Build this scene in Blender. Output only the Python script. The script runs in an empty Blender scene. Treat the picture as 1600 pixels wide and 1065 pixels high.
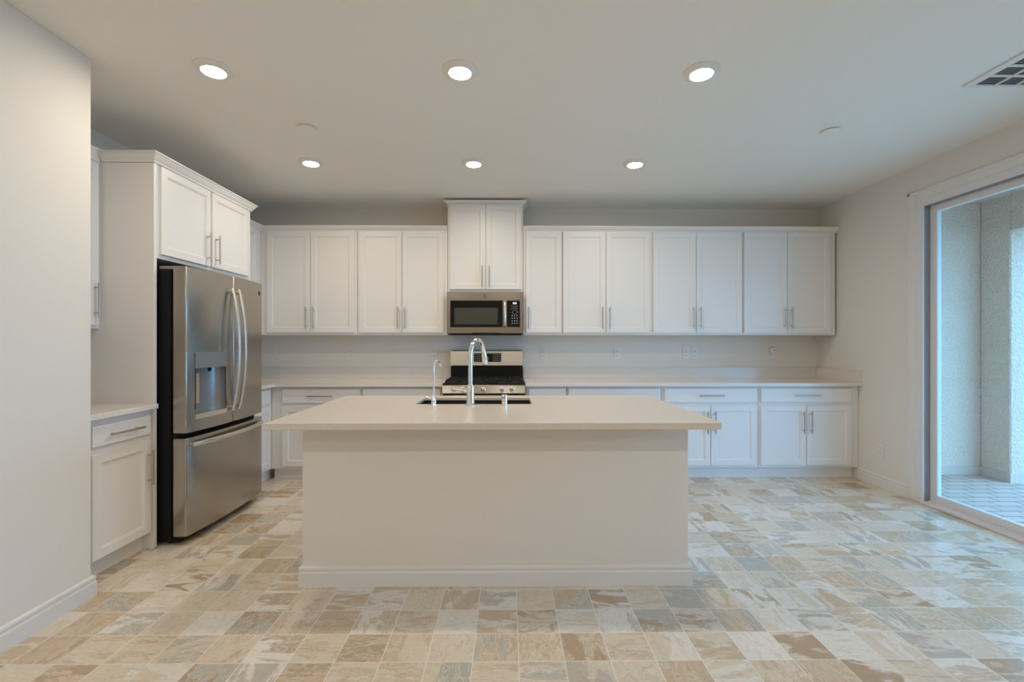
import bpy, bmesh, math, random
from mathutils import Vector, Matrix

random.seed(7)
PI = math.pi
C = bpy.context.scene.collection
S = bpy.context.scene

# ----------------------------------------------------------------- camera
F_PX = 717.37
CAM_H = 1.2995
cd = bpy.data.cameras.new('camera')
cam = bpy.data.objects.new('camera', cd)
C.objects.link(cam)
cam.location = (0, 0, CAM_H)
cam.rotation_euler = (PI / 2, 0, -0.0097)
cd.sensor_width = 36.0
cd.lens = 36.0 * F_PX / 1600.0
cd.shift_y = 1.96 / 1600.0
cd.clip_start = 0.05
S.camera = cam

# ------------------------------------------------------ world and exposure
SKY = (0.17, 0.51, 1.0)
SKY_STRENGTH = 9.3
LAMP = (1.0, 0.892, 0.726)
LAMP_STRENGTH = 236.0
REAR_FILL = (1.0, 0.98, 0.905)  # colour of the fill lamps added behind the camera
REAR_FILL_STRENGTH = 330.0
S.view_settings.view_transform = 'Standard'
S.view_settings.look = 'None'
S.view_settings.gamma = 1.0
S.view_settings.use_curve_mapping = False
S.view_settings.exposure = 0.0
w = bpy.data.worlds.new('world')
S.world = w
w.use_nodes = True
bg = w.node_tree.nodes['Background']
bg.inputs[0].default_value = (*SKY, 1)
bg.inputs[1].default_value = SKY_STRENGTH
S.cycles.max_bounces = 10
S.cycles.diffuse_bounces = 6
S.cycles.use_denoising = True
S.cycles.sample_clamp_indirect = 8.0

# ------------------------------------------------------------ room measures
D = 4.945          # back wall
XL = -2.81         # left wall of the kitchen
XN = -2.125        # nearer left wall, standing further into the room
YN = 2.365         # where that wall ends
XR = 3.35          # right wall
ZC = 2.743         # ceiling
YF = -4.2          # wall behind the camera


# ---------------------------------------------------------------- materials
def new_mat(name):
    m = bpy.data.materials.new(name)
    m.use_nodes = True
    return m, m.node_tree.nodes, m.node_tree.links, m.node_tree.nodes['Principled BSDF']


def plain(name, col, rough=0.5, metal=0.0, spec=0.5, bump=None, var=0.0):
    m, n, l, p = new_mat(name)
    p.inputs['Base Color'].default_value = (*col, 1)
    p.inputs['Roughness'].default_value = rough
    p.inputs['Metallic'].default_value = metal
    p.inputs['Specular IOR Level'].default_value = spec
    if bump or var:
        g = n.new('ShaderNodeNewGeometry')
        t = n.new('ShaderNodeTexNoise')
        t.inputs['Scale'].default_value = bump[0] if bump else 30
        t.inputs['Detail'].default_value = 3
        l.new(g.outputs['Position'], t.inputs['Vector'])
        if bump:
            b = n.new('ShaderNodeBump')
            b.inputs['Strength'].default_value = bump[1]
            b.inputs['Distance'].default_value = bump[2]
            l.new(t.outputs['Fac'], b.inputs['Height'])
            l.new(b.outputs['Normal'], p.inputs['Normal'])
        if var:
            r = n.new('ShaderNodeValToRGB')
            r.color_ramp.elements[0].position = 0.35
            r.color_ramp.elements[1].position = 0.65
            r.color_ramp.elements[0].color = (*[c * (1 - var) for c in col], 1)
            r.color_ramp.elements[1].color = (*[min(1, c * (1 + var)) for c in col], 1)
            l.new(t.outputs['Fac'], r.inputs['Fac'])
            l.new(r.outputs['Color'], p.inputs['Base Color'])
    return m


def emit(name, col, s):
    m, n, l, p = new_mat(name)
    p.inputs['Base Color'].default_value = (*col, 1)
    p.inputs['Emission Color'].default_value = (*col, 1)
    p.inputs['Emission Strength'].default_value = s
    return m


def steel(name, col, rough, axis):
    # brushed metal: fine streaks along one axis, a slight change of roughness
    m, n, l, p = new_mat(name)
    p.inputs['Metallic'].default_value = 1.0
    p.inputs['Base Color'].default_value = (*col, 1)
    tc = n.new('ShaderNodeTexCoord')
    mp = n.new('ShaderNodeMapping')
    mp.inputs['Scale'].default_value = axis
    t = n.new('ShaderNodeTexNoise')
    t.inputs['Scale'].default_value = 1.0
    t.inputs['Detail'].default_value = 2
    l.new(tc.outputs['Object'], mp.inputs['Vector'])
    l.new(mp.outputs['Vector'], t.inputs['Vector'])
    mr = n.new('ShaderNodeMapRange')
    mr.inputs['To Min'].default_value = rough * 0.85
    mr.inputs['To Max'].default_value = rough * 1.15
    l.new(t.outputs['Fac'], mr.inputs['Value'])
    l.new(mr.outputs['Result'], p.inputs['Roughness'])
    b = n.new('ShaderNodeBump')
    b.inputs['Strength'].default_value = 0.08
    b.inputs['Distance'].default_value = 0.0006
    l.new(t.outputs['Fac'], b.inputs['Height'])
    l.new(b.outputs['Normal'], p.inputs['Normal'])
    return m


def math_node(n, l, op, a, b=None, c=None):
    q = n.new('ShaderNodeMath')
    q.operation = op
    for i, v in enumerate((a, b, c)):
        if v is None:
            continue
        if isinstance(v, (int, float)):
            q.inputs[i].default_value = v
        else:
            l.new(v, q.inputs[i])
    return q.outputs[0]


def glass_mat(name):
    m = bpy.data.materials.new(name)
    m.use_nodes = True
    n, l = m.node_tree.nodes, m.node_tree.links
    n.clear()
    o = n.new('ShaderNodeOutputMaterial')
    mx = n.new('ShaderNodeMixShader')
    tr = n.new('ShaderNodeBsdfTransparent')
    tr.inputs[0].default_value = (0.95, 0.985, 0.97, 1)
    gl = n.new('ShaderNodeBsdfGlossy')
    gl.inputs['Roughness'].default_value = 0.02
    lw = n.new('ShaderNodeLayerWeight')
    lw.inputs[0].default_value = 0.5
    f5 = math_node(n, l, 'POWER', lw.outputs['Facing'], 5.0)
    f6 = math_node(n, l, 'MULTIPLY_ADD', f5, 0.95, 0.04)
    l.new(f6, mx.inputs[0])
    l.new(tr.outputs[0], mx.inputs[1])
    l.new(gl.outputs[0], mx.inputs[2])
    l.new(mx.outputs[0], o.inputs[0])
    return m


def floor_mat():
    m, n, l, p = new_mat('slate_look_tile')
    M = lambda op, a, b=None, c=None: math_node(n, l, op, a, b, c)
    g = n.new('ShaderNodeNewGeometry')
    s = n.new('ShaderNodeSeparateXYZ')
    l.new(g.outputs['Position'], s.inputs[0])
    u = M('DIVIDE', M('ADD', s.outputs[0], 0.142), 0.1875)
    v = M('DIVIDE', M('ADD', s.outputs[1], -2.232), 0.181)
    iu, iv = M('FLOOR', u), M('FLOOR', v)
    fu, fv = M('FRACT', u), M('FRACT', v)
    cb = n.new('ShaderNodeCombineXYZ')
    l.new(iu, cb.inputs[0])
    l.new(iv, cb.inputs[1])
    wn = n.new('ShaderNodeTexWhiteNoise')
    wn.noise_dimensions = '2D'
    l.new(cb.outputs[0], wn.inputs['Vector'])
    rs = n.new('ShaderNodeSeparateColor')
    l.new(wn.outputs['Color'], rs.inputs[0])
    r1, r2, r3 = rs.outputs[0], rs.outputs[1], rs.outputs[2]

    def coords(sx, sy):
        c = n.new('ShaderNodeCombineXYZ')
        l.new(M('MULTIPLY', s.outputs[0], sx), c.inputs[0])
        l.new(M('MULTIPLY', s.outputs[1], sy), c.inputs[1])
        l.new(M('MULTIPLY', r1, 37.0), c.inputs[2])
        return c.outputs[0]

    def noise(vec, scale, detail, dist, rough=0.55):
        t = n.new('ShaderNodeTexNoise')
        t.inputs['Scale'].default_value = scale
        t.inputs['Detail'].default_value = detail
        t.inputs['Roughness'].default_value = rough
        t.inputs['Distortion'].default_value = dist
        l.new(vec, t.inputs['Vector'])
        return t.outputs['Fac']

    def ramp(fac, stops, interp='LINEAR'):
        r = n.new('ShaderNodeValToRGB')
        r.color_ramp.interpolation = interp
        e = r.color_ramp.elements
        while len(e) < len(stops):
            e.new(0.5)
        for k, (pos, col) in enumerate(stops):
            e[k].position = pos
            e[k].color = (*col, 1)
        l.new(fac, r.inputs['Fac'])
        return r.outputs['Color']

    def mix(fac, a, b, mode='MIX'):
        x = n.new('ShaderNodeMix')
        x.data_type = 'RGBA'
        x.blend_type = mode
        if isinstance(fac, float):
            x.inputs[0].default_value = fac
        else:
            l.new(fac, x.inputs[0])
        for i, q in ((6, a), (7, b)):
            if isinstance(q, tuple):
                x.inputs[i].default_value = (*q, 1)
            else:
                l.new(q, x.inputs[i])
        return x.outputs[2]

    LIGHT, CREAM, TAN, BROWN, GREY, DGREY = (FL['light'], FL['cream'], FL['tan'], FL['brown'], FL['grey'], FL['dgrey'])
    base = ramp(r2, [(0.0, LIGHT), (0.26, TAN), (0.50, CREAM), (0.66, GREY), (0.78, LIGHT), (0.92, BROWN)], 'CONSTANT')
    second = ramp(r3, [(0.0, TAN), (0.24, CREAM), (0.50, BROWN), (0.62, LIGHT), (0.86, GREY), (0.95, DGREY)], 'CONSTANT')
    # slate clouds: stretched one way or the other, chosen tile by tile
    na = noise(coords(1.0, 3.2), 3.4, 4, 1.2)
    nb = noise(coords(2.6, 1.0), 3.4, 4, 1.2)
    pick = M('GREATER_THAN', rs.outputs[0], 0.45)
    cloud = M('ADD', M('MULTIPLY', na, pick), M('MULTIPLY', nb, M('SUBTRACT', 1.0, pick)))

    def step(v, a, b_):
        mr = n.new('ShaderNodeMapRange')
        mr.interpolation_type = 'SMOOTHSTEP'
        mr.inputs['From Min'].default_value = a
        mr.inputs['From Max'].default_value = b_
        l.new(v, mr.inputs['Value'])
        return mr.outputs[0]

    col = mix(M('MULTIPLY', step(cloud, 0.475, 0.545), 0.85), base, second)
    # pale and rusty veins following the cloud contours
    va = noise(coords(1.2, 3.2), 6.5, 5, 2.0, 0.58)
    vb = noise(coords(3.0, 1.1), 6.5, 5, 2.0, 0.58)
    vein = M('ADD', M('MULTIPLY', va, pick), M('MULTIPLY', vb, M('SUBTRACT', 1.0, pick)))
    ridge = M('SUBTRACT', 1.0, step(M('ABSOLUTE', M('SUBTRACT', vein, 0.5)), 0.0, 0.055))
    col = mix(M('MULTIPLY', M('MULTIPLY', ridge, step(cloud, 0.40, 0.52)), 0.45), col, CREAM)
    rust = M('SUBTRACT', 1.0, step(M('ABSOLUTE', M('SUBTRACT', vein, 0.60)), 0.0, 0.05))
    col = mix(M('MULTIPLY', rust, 0.30), col, BROWN)
    fine = noise(coords(1.5, 2.5), 26.0, 5, 1.0, 0.7)
    shade = ramp(fine, [(0.3, (0.92, 0.905, 0.885)), (0.7, (1.06, 1.06, 1.06))])
    col = mix(1.0, col, shade, 'MULTIPLY')
    # grout
    ed = M('MINIMUM', M('MINIMUM', fu, M('SUBTRACT', 1.0, fu)), M('MINIMUM', fv, M('SUBTRACT', 1.0, fv)))
    gm = M('LESS_THAN', ed, 0.012)
    col = mix(M('MULTIPLY', gm, 0.75), col, FL['grout'])
    l.new(col, p.inputs['Base Color'])
    p.inputs['Roughness'].default_value = 0.20
    p.inputs['Specular IOR Level'].default_value = 0.85
    b = n.new('ShaderNodeBump')
    b.inputs['Strength'].default_value = 0.25
    b.inputs['Distance'].default_value = 0.002
    l.new(M('SUBTRACT', M('MULTIPLY', fine, 0.5), M('MULTIPLY', gm, 0.5)), b.inputs['Height'])
    l.new(b.outputs['Normal'], p.inputs['Normal'])
    return m


def keys_mat():
    # black glass with rows of small printed key marks
    m, n, l, p = new_mat('printed_key_field')
    M = lambda op, a, b=None, c=None: math_node(n, l, op, a, b, c)
    tc = n.new('ShaderNodeTexCoord')
    s = n.new('ShaderNodeSeparateXYZ')
    l.new(tc.outputs['Object'], s.inputs[0])
    fx = M('FRACT', M('DIVIDE', s.outputs[0], 0.0212))
    fz = M('FRACT', M('DIVIDE', s.outputs[2], 0.019))
    k = M('MULTIPLY', M('LESS_THAN', M('ABSOLUTE', M('SUBTRACT', fx, 0.5)), 0.28), M('LESS_THAN', M('ABSOLUTE', M('SUBTRACT', fz, 0.5)), 0.13))
    x = n.new('ShaderNodeMix')
    x.data_type = 'RGBA'
    l.new(k, x.inputs[0])
    x.inputs[6].default_value = (0.006, 0.006, 0.006, 1)
    x.inputs[7].default_value = (0.42, 0.44, 0.44, 1)
    l.new(x.outputs[2], p.inputs['Base Color'])
    p.inputs['Roughness'].default_value = 0.12
    return m


def paver_mat():
    m, n, l, p = new_mat('patio_pavers')
    g = n.new('ShaderNodeNewGeometry')
    t = n.new('ShaderNodeTexBrick')
    t.inputs['Scale'].default_value = 1.0
    t.inputs['Brick Width'].default_value = 0.22
    t.inputs['Row Height'].default_value = 0.11
    t.inputs['Mortar Size'].default_value = 0.006
    t.inputs['Color1'].default_value = (0.60, 0.375, 0.29, 1)
    t.inputs['Color2'].default_value = (0.66, 0.42, 0.33, 1)
    t.inputs['Mortar'].default_value = (0.22, 0.165, 0.14, 1)
    l.new(g.outputs['Position'], t.inputs['Vector'])
    l.new(t.outputs['Color'], p.inputs['Base Color'])
    p.inputs['Roughness'].default_value = 0.85
    return m


def quartz_mat(name='beige_quartz', c0=(0.60, 0.53, 0.47), c1=(0.70, 0.63, 0.565)):
    m, n, l, p = new_mat(name)
    g = n.new('ShaderNodeNewGeometry')
    t = n.new('ShaderNodeTexVoronoi')
    t.inputs['Scale'].default_value = 260.0
    l.new(g.outputs['Position'], t.inputs['Vector'])
    r = n.new('ShaderNodeValToRGB')
    r.color_ramp.elements[0].position = 0.1
    r.color_ramp.elements[1].position = 0.7
    r.color_ramp.elements[0].color = (*c0, 1)
    r.color_ramp.elements[1].color = (*c1, 1)
    l.new(t.outputs['Distance'], r.inputs['Fac'])
    l.new(r.outputs['Color'], p.inputs['Base Color'])
    p.inputs['Roughness'].default_value = 0.16
    return m


FL = dict(light=(0.68, 0.58, 0.455), cream=(0.76, 0.70, 0.62), tan=(0.58, 0.45, 0.31), brown=(0.45, 0.33, 0.215),
          grey=(0.50, 0.455, 0.385), dgrey=(0.43, 0.405, 0.355), grout=(0.80, 0.75, 0.67))

M_WALL = plain('greige_wall_paint', (0.755, 0.71, 0.65), 0.75, spec=0.25, bump=(170, 0.25, 0.003))
M_CEIL = plain('ceiling_paint', (0.83, 0.805, 0.75), 0.8, spec=0.2, bump=(120, 0.30, 0.004))
M_TRIM = plain('white_trim_paint', (0.74, 0.715, 0.68), 0.4)
M_CAB = plain('white_cabinet_paint', (0.78, 0.755, 0.73), 0.38)
M_FLOOR = floor_mat()
M_QUARTZ = quartz_mat()
M_QUARTZ_PALE = quartz_mat('pale_quartz', (0.68, 0.63, 0.575), (0.76, 0.71, 0.655))
M_STEEL_H = steel('brushed_steel', (0.60, 0.555, 0.50), 0.27, (3, 3, 900))
M_STEEL_D = steel('dark_brushed_steel', (0.31, 0.275, 0.23), 0.22, (3, 3, 900))
M_STEEL_V = steel('fridge_steel', (0.43, 0.40, 0.355), 0.24, (900, 900, 3))
M_STEEL_E = plain('polished_steel_edge', (0.75, 0.72, 0.68), 0.22, 1.0)
M_NICKEL = plain('brushed_nickel', (0.52, 0.48, 0.43), 0.32, 1.0)
M_CHROME = plain('chrome', (0.86, 0.86, 0.86), 0.09, 1.0)
M_BLACK = plain('black_plastic', (0.008, 0.008, 0.008), 0.45, spec=0.18)
M_BGLASS = plain('black_glass', (0.006, 0.006, 0.006), 0.06, spec=0.3)
M_WINDOW = plain('oven_window_mesh', (0.045, 0.045, 0.032), 0.25)
M_IRON = plain('cast_iron', (0.012, 0.012, 0.012), 0.55, spec=0.3, bump=(200, 0.3, 0.002))
M_SINK = plain('shaded_sink_steel', (0.11, 0.10, 0.085), 0.30, 1.0)  # steel darkened so its colour carries the shade inside the basin
M_DISP = plain('dispenser_grey', (0.26, 0.275, 0.28), 0.34, 0.5)
M_PLATE = plain('white_plastic', (0.76, 0.74, 0.70), 0.35)
M_SLOT = plain('dark_slot', (0.10, 0.095, 0.09), 0.6)
M_MARK = plain('panel_print', (0.42, 0.48, 0.50), 0.5)
M_KEYS = keys_mat()
M_SCREEN = emit('clock_display', (0.55, 0.55, 0.95), 0.6)
M_LENS = emit('lamp_lens', LAMP, LAMP_STRENGTH)
M_LENS_FILL = emit('added_fill_lens', REAR_FILL, REAR_FILL_STRENGTH)
M_VINYL = plain('white_vinyl', (0.72, 0.71, 0.72), 0.35)
M_JAMB_SHADE = plain('jamb_shade_grey', (0.26, 0.265, 0.28), 0.6)  # grey that carries the shade of the door reveal
M_GLASS = glass_mat('window_glass')
M_STUCCO = plain('patio_stucco', (0.78, 0.545, 0.41), 0.9, spec=0.1, bump=(48, 1.0, 0.02), var=0.06)
M_PLINTH = plain('stucco_base_screed', (0.66, 0.47, 0.36), 0.9, bump=(60, 0.6, 0.01))
M_PAVER = paver_mat()
M_GROUND = plain('yard_gravel', (0.46, 0.42, 0.36), 0.95, bump=(40, 0.8, 0.02), var=0.2)
M_BADGE = plain('badge', (0.07, 0.06, 0.045), 0.5)
M_LOUVRE = plain('grey_louvre', (0.66, 0.66, 0.66), 0.5)
M_DUCT = plain('dark_duct', (0.20, 0.20, 0.205), 0.8)


# ------------------------------------------------------------------ helpers
def box(bm, x0, x1, y0, y1, z0, z1, bev=0.0, seg=1):
    v = [bm.verts.new((x, y, z)) for x in (x0, x1) for y in (y0, y1) for z in (z0, z1)]
    idx = [(0, 1, 3, 2), (4, 6, 7, 5), (0, 4, 5, 1), (2, 3, 7, 6), (0, 2, 6, 4), (1, 5, 7, 3)]
    fs = [bm.faces.new([v[i] for i in f]) for f in idx]
    if bev > 0:
        es = {e for f in fs for e in f.edges}
        bmesh.ops.bevel(bm, geom=list(es), offset=bev, segments=seg, affect='EDGES', profile=0.5)
    return fs


def prism(bm, poly, z0, z1, bev=0.0):
    n = len(poly)
    a = [bm.verts.new((x, y, z0)) for x, y in poly]
    b = [bm.verts.new((x, y, z1)) for x, y in poly]
    fs = [bm.faces.new(list(reversed(a))), bm.faces.new(b)]
    caps = [e for f in fs for e in f.edges]
    for i in range(n):
        j = (i + 1) % n
        bm.faces.new((a[i], a[j], b[j], b[i]))
    if bev > 0:
        bmesh.ops.bevel(bm, geom=caps, offset=bev, segments=2, affect='EDGES', profile=0.5)


def cyl(bm, p0, p1, r0, r1=None, seg=16, cap=True):
    p0, p1 = Vector(p0), Vector(p1)
    r1 = r0 if r1 is None else r1
    d = (p1 - p0).normalized()
    up = Vector((0, 0, 1)) if abs(d.z) < 0.9 else Vector((1, 0, 0))
    a = d.cross(up).normalized()
    b = d.cross(a)
    ra = [bm.verts.new(p0 + (a * math.cos(t) + b * math.sin(t)) * r0) for t in [2 * PI * i / seg for i in range(seg)]]
    rb = [bm.verts.new(p1 + (a * math.cos(t) + b * math.sin(t)) * r1) for t in [2 * PI * i / seg for i in range(seg)]]
    for i in range(seg):
        j = (i + 1) % seg
        bm.faces.new((ra[i], rb[i], rb[j], ra[j]))
    if cap:
        bm.faces.new(ra)
        bm.faces.new(list(reversed(rb)))


def tube(bm, pts, rads, seg=14):
    pts = [Vector(p) for p in pts]
    if isinstance(rads, (int, float)):
        rads = [rads] * len(pts)
    rings = []
    ref = None
    for i, p in enumerate(pts):
        d = (pts[min(i + 1, len(pts) - 1)] - pts[max(i - 1, 0)]).normalized()
        if ref is None:
            ref = Vector((1, 0, 0)) if abs(d.x) < 0.9 else Vector((0, 1, 0))
        a = (ref - d * ref.dot(d)).normalized()
        ref = a
        b = d.cross(a)
        rings.append([bm.verts.new(p + (a * math.cos(t) + b * math.sin(t)) * rads[i])
                      for t in [2 * PI * k / seg for k in range(seg)]])
    for r, q in zip(rings, rings[1:]):
        for k in range(seg):
            j = (k + 1) % seg
            bm.faces.new((r[k], r[j], q[j], q[k]))
    bm.faces.new(list(reversed(rings[0])))
    bm.faces.new(rings[-1])


def lathe(bm, prof, cx=0, cy=0, cz=0, seg=32, axis='z'):
    # prof: (radius, height) pairs; radius 0 closes
    rings = []
    for r, h in prof:
        ring = []
        for k in range(seg if r > 1e-6 else 1):
            t = 2 * PI * k / seg
            x, y = r * math.cos(t), r * math.sin(t)
            if axis == 'z':
                ring.append(bm.verts.new((cx + x, cy + y, cz + h)))
            else:                                    # axis along -y (towards the viewer)
                ring.append(bm.verts.new((cx + x, cy - h, cz + y)))
        rings.append(ring)
    for a, b in zip(rings, rings[1:]):
        for k in range(seg):
            j = (k + 1) % seg
            f = [a[k % len(a)], a[j % len(a)], b[j % len(b)], b[k % len(b)]]
            f = list(dict.fromkeys(f))
            if len(f) > 2:
                bm.faces.new(f)


def sweep(bm, path, prof):
    # prof (out, z); out to the right-hand side of the path
    P = [Vector((x, y)) for x, y in path]
    nrm = []
    for a, b in zip(P, P[1:]):
        d = (b - a).normalized()
        nrm.append(Vector((d.y, -d.x)))
    rings = []
    for i, p in enumerate(P):
        n1 = nrm[max(i - 1, 0)]
        n2 = nrm[min(i, len(nrm) - 1)]
        m = (n1 + n2) / (1 + n1.dot(n2))
        rings.append([bm.verts.new((p.x + m.x * o, p.y + m.y * o, z)) for o, z in prof])
    k = len(prof)
    for a, b in zip(rings, rings[1:]):
        for i in range(k):
            j = (i + 1) % k
            bm.faces.new((a[i], a[j], b[j], b[i]))
    bm.faces.new(rings[0])
    bm.faces.new(list(reversed(rings[-1])))


def obj(name, bm, mat, parent=None, smooth=None):
    bmesh.ops.recalc_face_normals(bm, faces=bm.faces)
    me = bpy.data.meshes.new(name)
    bm.to_mesh(me)
    bm.free()
    me.materials.append(mat)
    if smooth:
        me.polygons.foreach_set('use_smooth', [True] * len(me.polygons))
        me.set_sharp_from_angle(angle=math.radians(smooth))
    o = bpy.data.objects.new(name, me)
    C.objects.link(o)
    if parent is not None:
        o.parent = parent
    return o


def B():
    return bmesh.new()


def tag(o, label, cat, group=None):
    o['label'] = label
    o['category'] = cat
    if group:
        o['group'] = group
    return o


def thing(name, label, cat, loc=(0, 0, 0), rz=0.0, group=None):
    o = bpy.data.objects.new(name, None)
    o.empty_display_size = 0.1
    C.objects.link(o)
    o.location = loc
    o.rotation_euler = (0, 0, rz)
    return tag(o, label, cat, group)


def struct(name, bm, mat, parent=None, smooth=None):
    o = obj(name, bm, mat, parent, smooth)
    if parent is None:
        o['kind'] = 'structure'
    return o


def dup(root, loc, label):
    r = root.copy()
    C.objects.link(r)
    r.location = loc
    r['label'] = label
    for ch in list(root.children):
        c = ch.copy()
        C.objects.link(c)
        c.parent = r
        for g in ch.children:
            d = g.copy()
            C.objects.link(d)
            d.parent = c
    return r


# ------------------------------------------------------------ room structure
DY0, DY1, DZ = 1.22, 3.662, 2.394       # sliding door opening
WT = 0.15

b = B(); box(b, XL - WT, XR + WT, YF - WT, D + WT, -0.06, 0.0); struct('floor', b, M_FLOOR)
b = B(); box(b, XL - WT, XR + WT, YF - WT, D + WT, ZC, ZC + 0.1); struct('ceiling', b, M_CEIL)
b = B(); box(b, XL - WT, XR + WT, D, D + WT, 0, ZC); struct('wall_back', b, M_WALL)
b = B(); box(b, XL - WT, XL, YN, D, 0, ZC); struct('wall_left', b, M_WALL)
b = B(); box(b, XL - WT, XN, YF, YN, 0, ZC, 0.004); struct('wall_left_front', b, M_WALL)
b = B()
box(b, XR, XR + WT, DY1 + 0.058, D, 0, ZC)
box(b, XR, XR + WT, YF, DY0 - 0.058, 0, ZC)
box(b, XR, XR + WT, DY0 - 0.058, DY1 + 0.058, 2.45, ZC)
struct('wall_right', b, M_WALL)
b = B(); box(b, XN, XR, YF - WT, YF, 0, ZC); struct('wall_front', b, M_WALL)

BB = [(0, 0), (0.016, 0), (0.016, 0.072), (0.012, 0.080), (0.012, 0.086), (0.015, 0.092), (0.013, 0.102), (0.006, 0.108), (0, 0.108)]
b = B(); sweep(b, [(XN, YF), (XN, YN), (XN - 0.05, YN)], BB); struct('baseboard_left', b, M_TRIM)
b = B(); sweep(b, [(XR, D - 0.545), (XR, 3.80)], BB); struct('baseboard_right', b, M_TRIM)
b = B(); sweep(b, [(XR, DY0 - 0.14), (XR, YF + 0.02)], BB); struct('baseboard_right_front', b, M_TRIM)

# casing round the sliding door
b = B()
for y0, y1 in ((3.72, 3.80), (DY0 - 0.138, DY0 - 0.058)):
    box(b, XR - 0.012, XR, y0, y1, 0, 2.53, 0.003)
    box(b, XR - 0.017, XR, y0 + (0.055 if y0 > 2 else 0), y1 - (0 if y0 > 2 else 0.055), 0, 2.53, 0.004)
box(b, XR - 0.012, XR, DY0 - 0.058, 3.72, 2.45, 2.53, 0.003)
box(b, XR - 0.017, XR, DY0 - 0.138, 3.80, 2.505, 2.53, 0.004)
struct('trim_1', b, M_TRIM)

# sliding door
b = B()
box(b, XR - 0.010, XR + 0.13, DY1, 3.72, 0.0, 2.45, 0.002)
box(b, XR - 0.010, XR + 0.13, DY0 - 0.058, DY0, 0.0, 2.45, 0.002)
box(b, XR - 0.010, XR + 0.13, DY0, DY1, DZ, 2.45, 0.002)
door = struct('door_1', b, M_VINYL)
b = B()
box(b, XR - 0.012, XR + 0.05, DY0, DY1, 0.0, 0.022, 0.003)
box(b, XR + 0.05, XR + 0.14, DY0, DY1, 0.0, 0.016, 0.002)
box(b, XR + 0.030, XR + 0.036, DY0, DY1, 0.02, 0.032)
obj('sill_track', b, M_VINYL, door)
b = B()
box(b, XR + 0.004, XR + 0.044, DY1 - 0.004, DY1 + 0.001, 0.024, DZ)  # thin grey strips put the reveal's shade on jamb and head
box(b, XR + 0.004, XR + 0.044, DY0, DY1 - 0.004, DZ - 0.004, DZ + 0.001)
obj('jamb_shade_strip', b, M_JAMB_SHADE, door)
for k, (y0, y1, x0) in enumerate(((2.40, DY1, XR + 0.050), (DY0, 2.48, XR + 0.092))):
    b = B()
    st = 0.060
    x1 = x0 + 0.036
    zb = 0.024
    box(b, x0, x1, y0, y0 + st, zb, DZ, 0.003)
    box(b, x0, x1, y1 - st, y1, zb, DZ, 0.003)
    box(b, x0, x1, y0 + st, y1 - st, zb, zb + 0.062, 0.003)
    box(b, x0, x1, y0 + st, y1 - st, DZ - 0.055, DZ, 0.003)
    sash = obj('sash', b, M_VINYL, door)
    b = B(); box(b, x0 + 0.015, x0 + 0.021, y0 + st - 0.004, y1 - st + 0.004, zb + 0.058, DZ - 0.051); obj('pane', b, M_GLASS, sash)

# --------------------------------------------------------------- outside
PZ = -0.05
WAY, PLX, PFY = 4.645, 4.83, 4.363
b = B(); box(b, XR + WT, 5.4, -6, WAY, PZ - 0.1, PZ); struct('floor_patio', b, M_PAVER)
b = B(); box(b, XR + WT, PLX + 0.5, WAY, WAY + 0.2, PZ, 2.9); struct('wall_patio_back', b, M_STUCCO)
b = B(); box(b, PLX, PLX + 0.45, PFY, WAY, PZ, 2.9, 0.01); struct('wall_patio_pillar', b, M_STUCCO)
b = B()
box(b, XR + WT, PLX - 0.012, WAY - 0.012, WAY, PZ, 0.035)
box(b, PLX - 0.012, PLX + 0.462, PFY - 0.012, WAY - 0.012, PZ, 0.04)
struct('trim_2', b, M_PLINTH)
b = B(); box(b, PLX, PLX + 0.40, -2.5, PFY, 2.37, 2.9, 0.01); struct('wall_patio_beam', b, M_STUCCO)
b = B(); box(b, PLX, PLX + 0.45, -3.0, -2.5, PZ, 2.9); struct('wall_patio_far_pillar', b, M_STUCCO)
b = B(); box(b, XR + WT, PLX + 0.6, -3.0, WAY + 0.2, 2.72, 2.8); struct('ceiling_patio', b, M_STUCCO)
b = B(); box(b, -30, 30, -30, 30, PZ - 0.35, PZ - 0.15); struct('floor_yard', b, M_GROUND)

# ------------------------------------------------------ cabinet building kit
T = 0.019


def shaker_front(bm, x0, x1, z0, z1, yf, rail=0.057):
    """framed door: yf is the carcass face, the door stands T in front of it"""
    def ring(i, y):
        return [bm.verts.new(p) for p in ((x0 + i, y, z0 + i), (x1 - i, y, z0 + i), (x1 - i, y, z1 - i), (x0 + i, y, z1 - i))]
    rs = [ring(0, yf), ring(0, yf - T + 0.0015), ring(0.0015, yf - T), ring(rail - 0.007, yf - T), ring(rail - 0.006, yf - T + 0.003),
          ring(rail, yf - T + 0.0035), ring(rail + 0.003, yf - T + 0.009)]
    for a, c in zip(rs, rs[1:]):
        for k in range(4):
            j = (k + 1) % 4
            bm.faces.new((a[k], a[j], c[j], c[k]))
    bm.faces.new(rs[-1])
    bm.faces.new(list(reversed(rs[0])))


def bar_pull(name, parent, x, z, length, vertical, yf):
    b = B()
    off = 0.030
    h = length / 2
    q = h - 0.030
    if vertical:
        cyl(b, (x, yf - off, z - h), (x, yf - off, z + h), 0.0062, seg=12)
        for s in (-q, q):
            cyl(b, (x, yf, z + s), (x, yf - off, z + s), 0.0048, seg=10)
    else:
        cyl(b, (x - h, yf - off, z), (x + h, yf - off, z), 0.0062, seg=12)
        for s in (-q, q):
            cyl(b, (x + s, yf, z), (x + s, yf - off, z), 0.0048, seg=10)
    return obj(name, b, M_NICKEL, parent, smooth=40)


def add_door(root, x0, x1, z0, z1, yf, hx=None, hz=None, hl=0.216):
    b = B()
    shaker_front(b, x0, x1, z0, z1, yf)
    d = obj('door', b, M_CAB, root)
    if hx is not None:
        bar_pull('handle', d, hx, hz, hl, True, yf - T)
    return d


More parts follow.
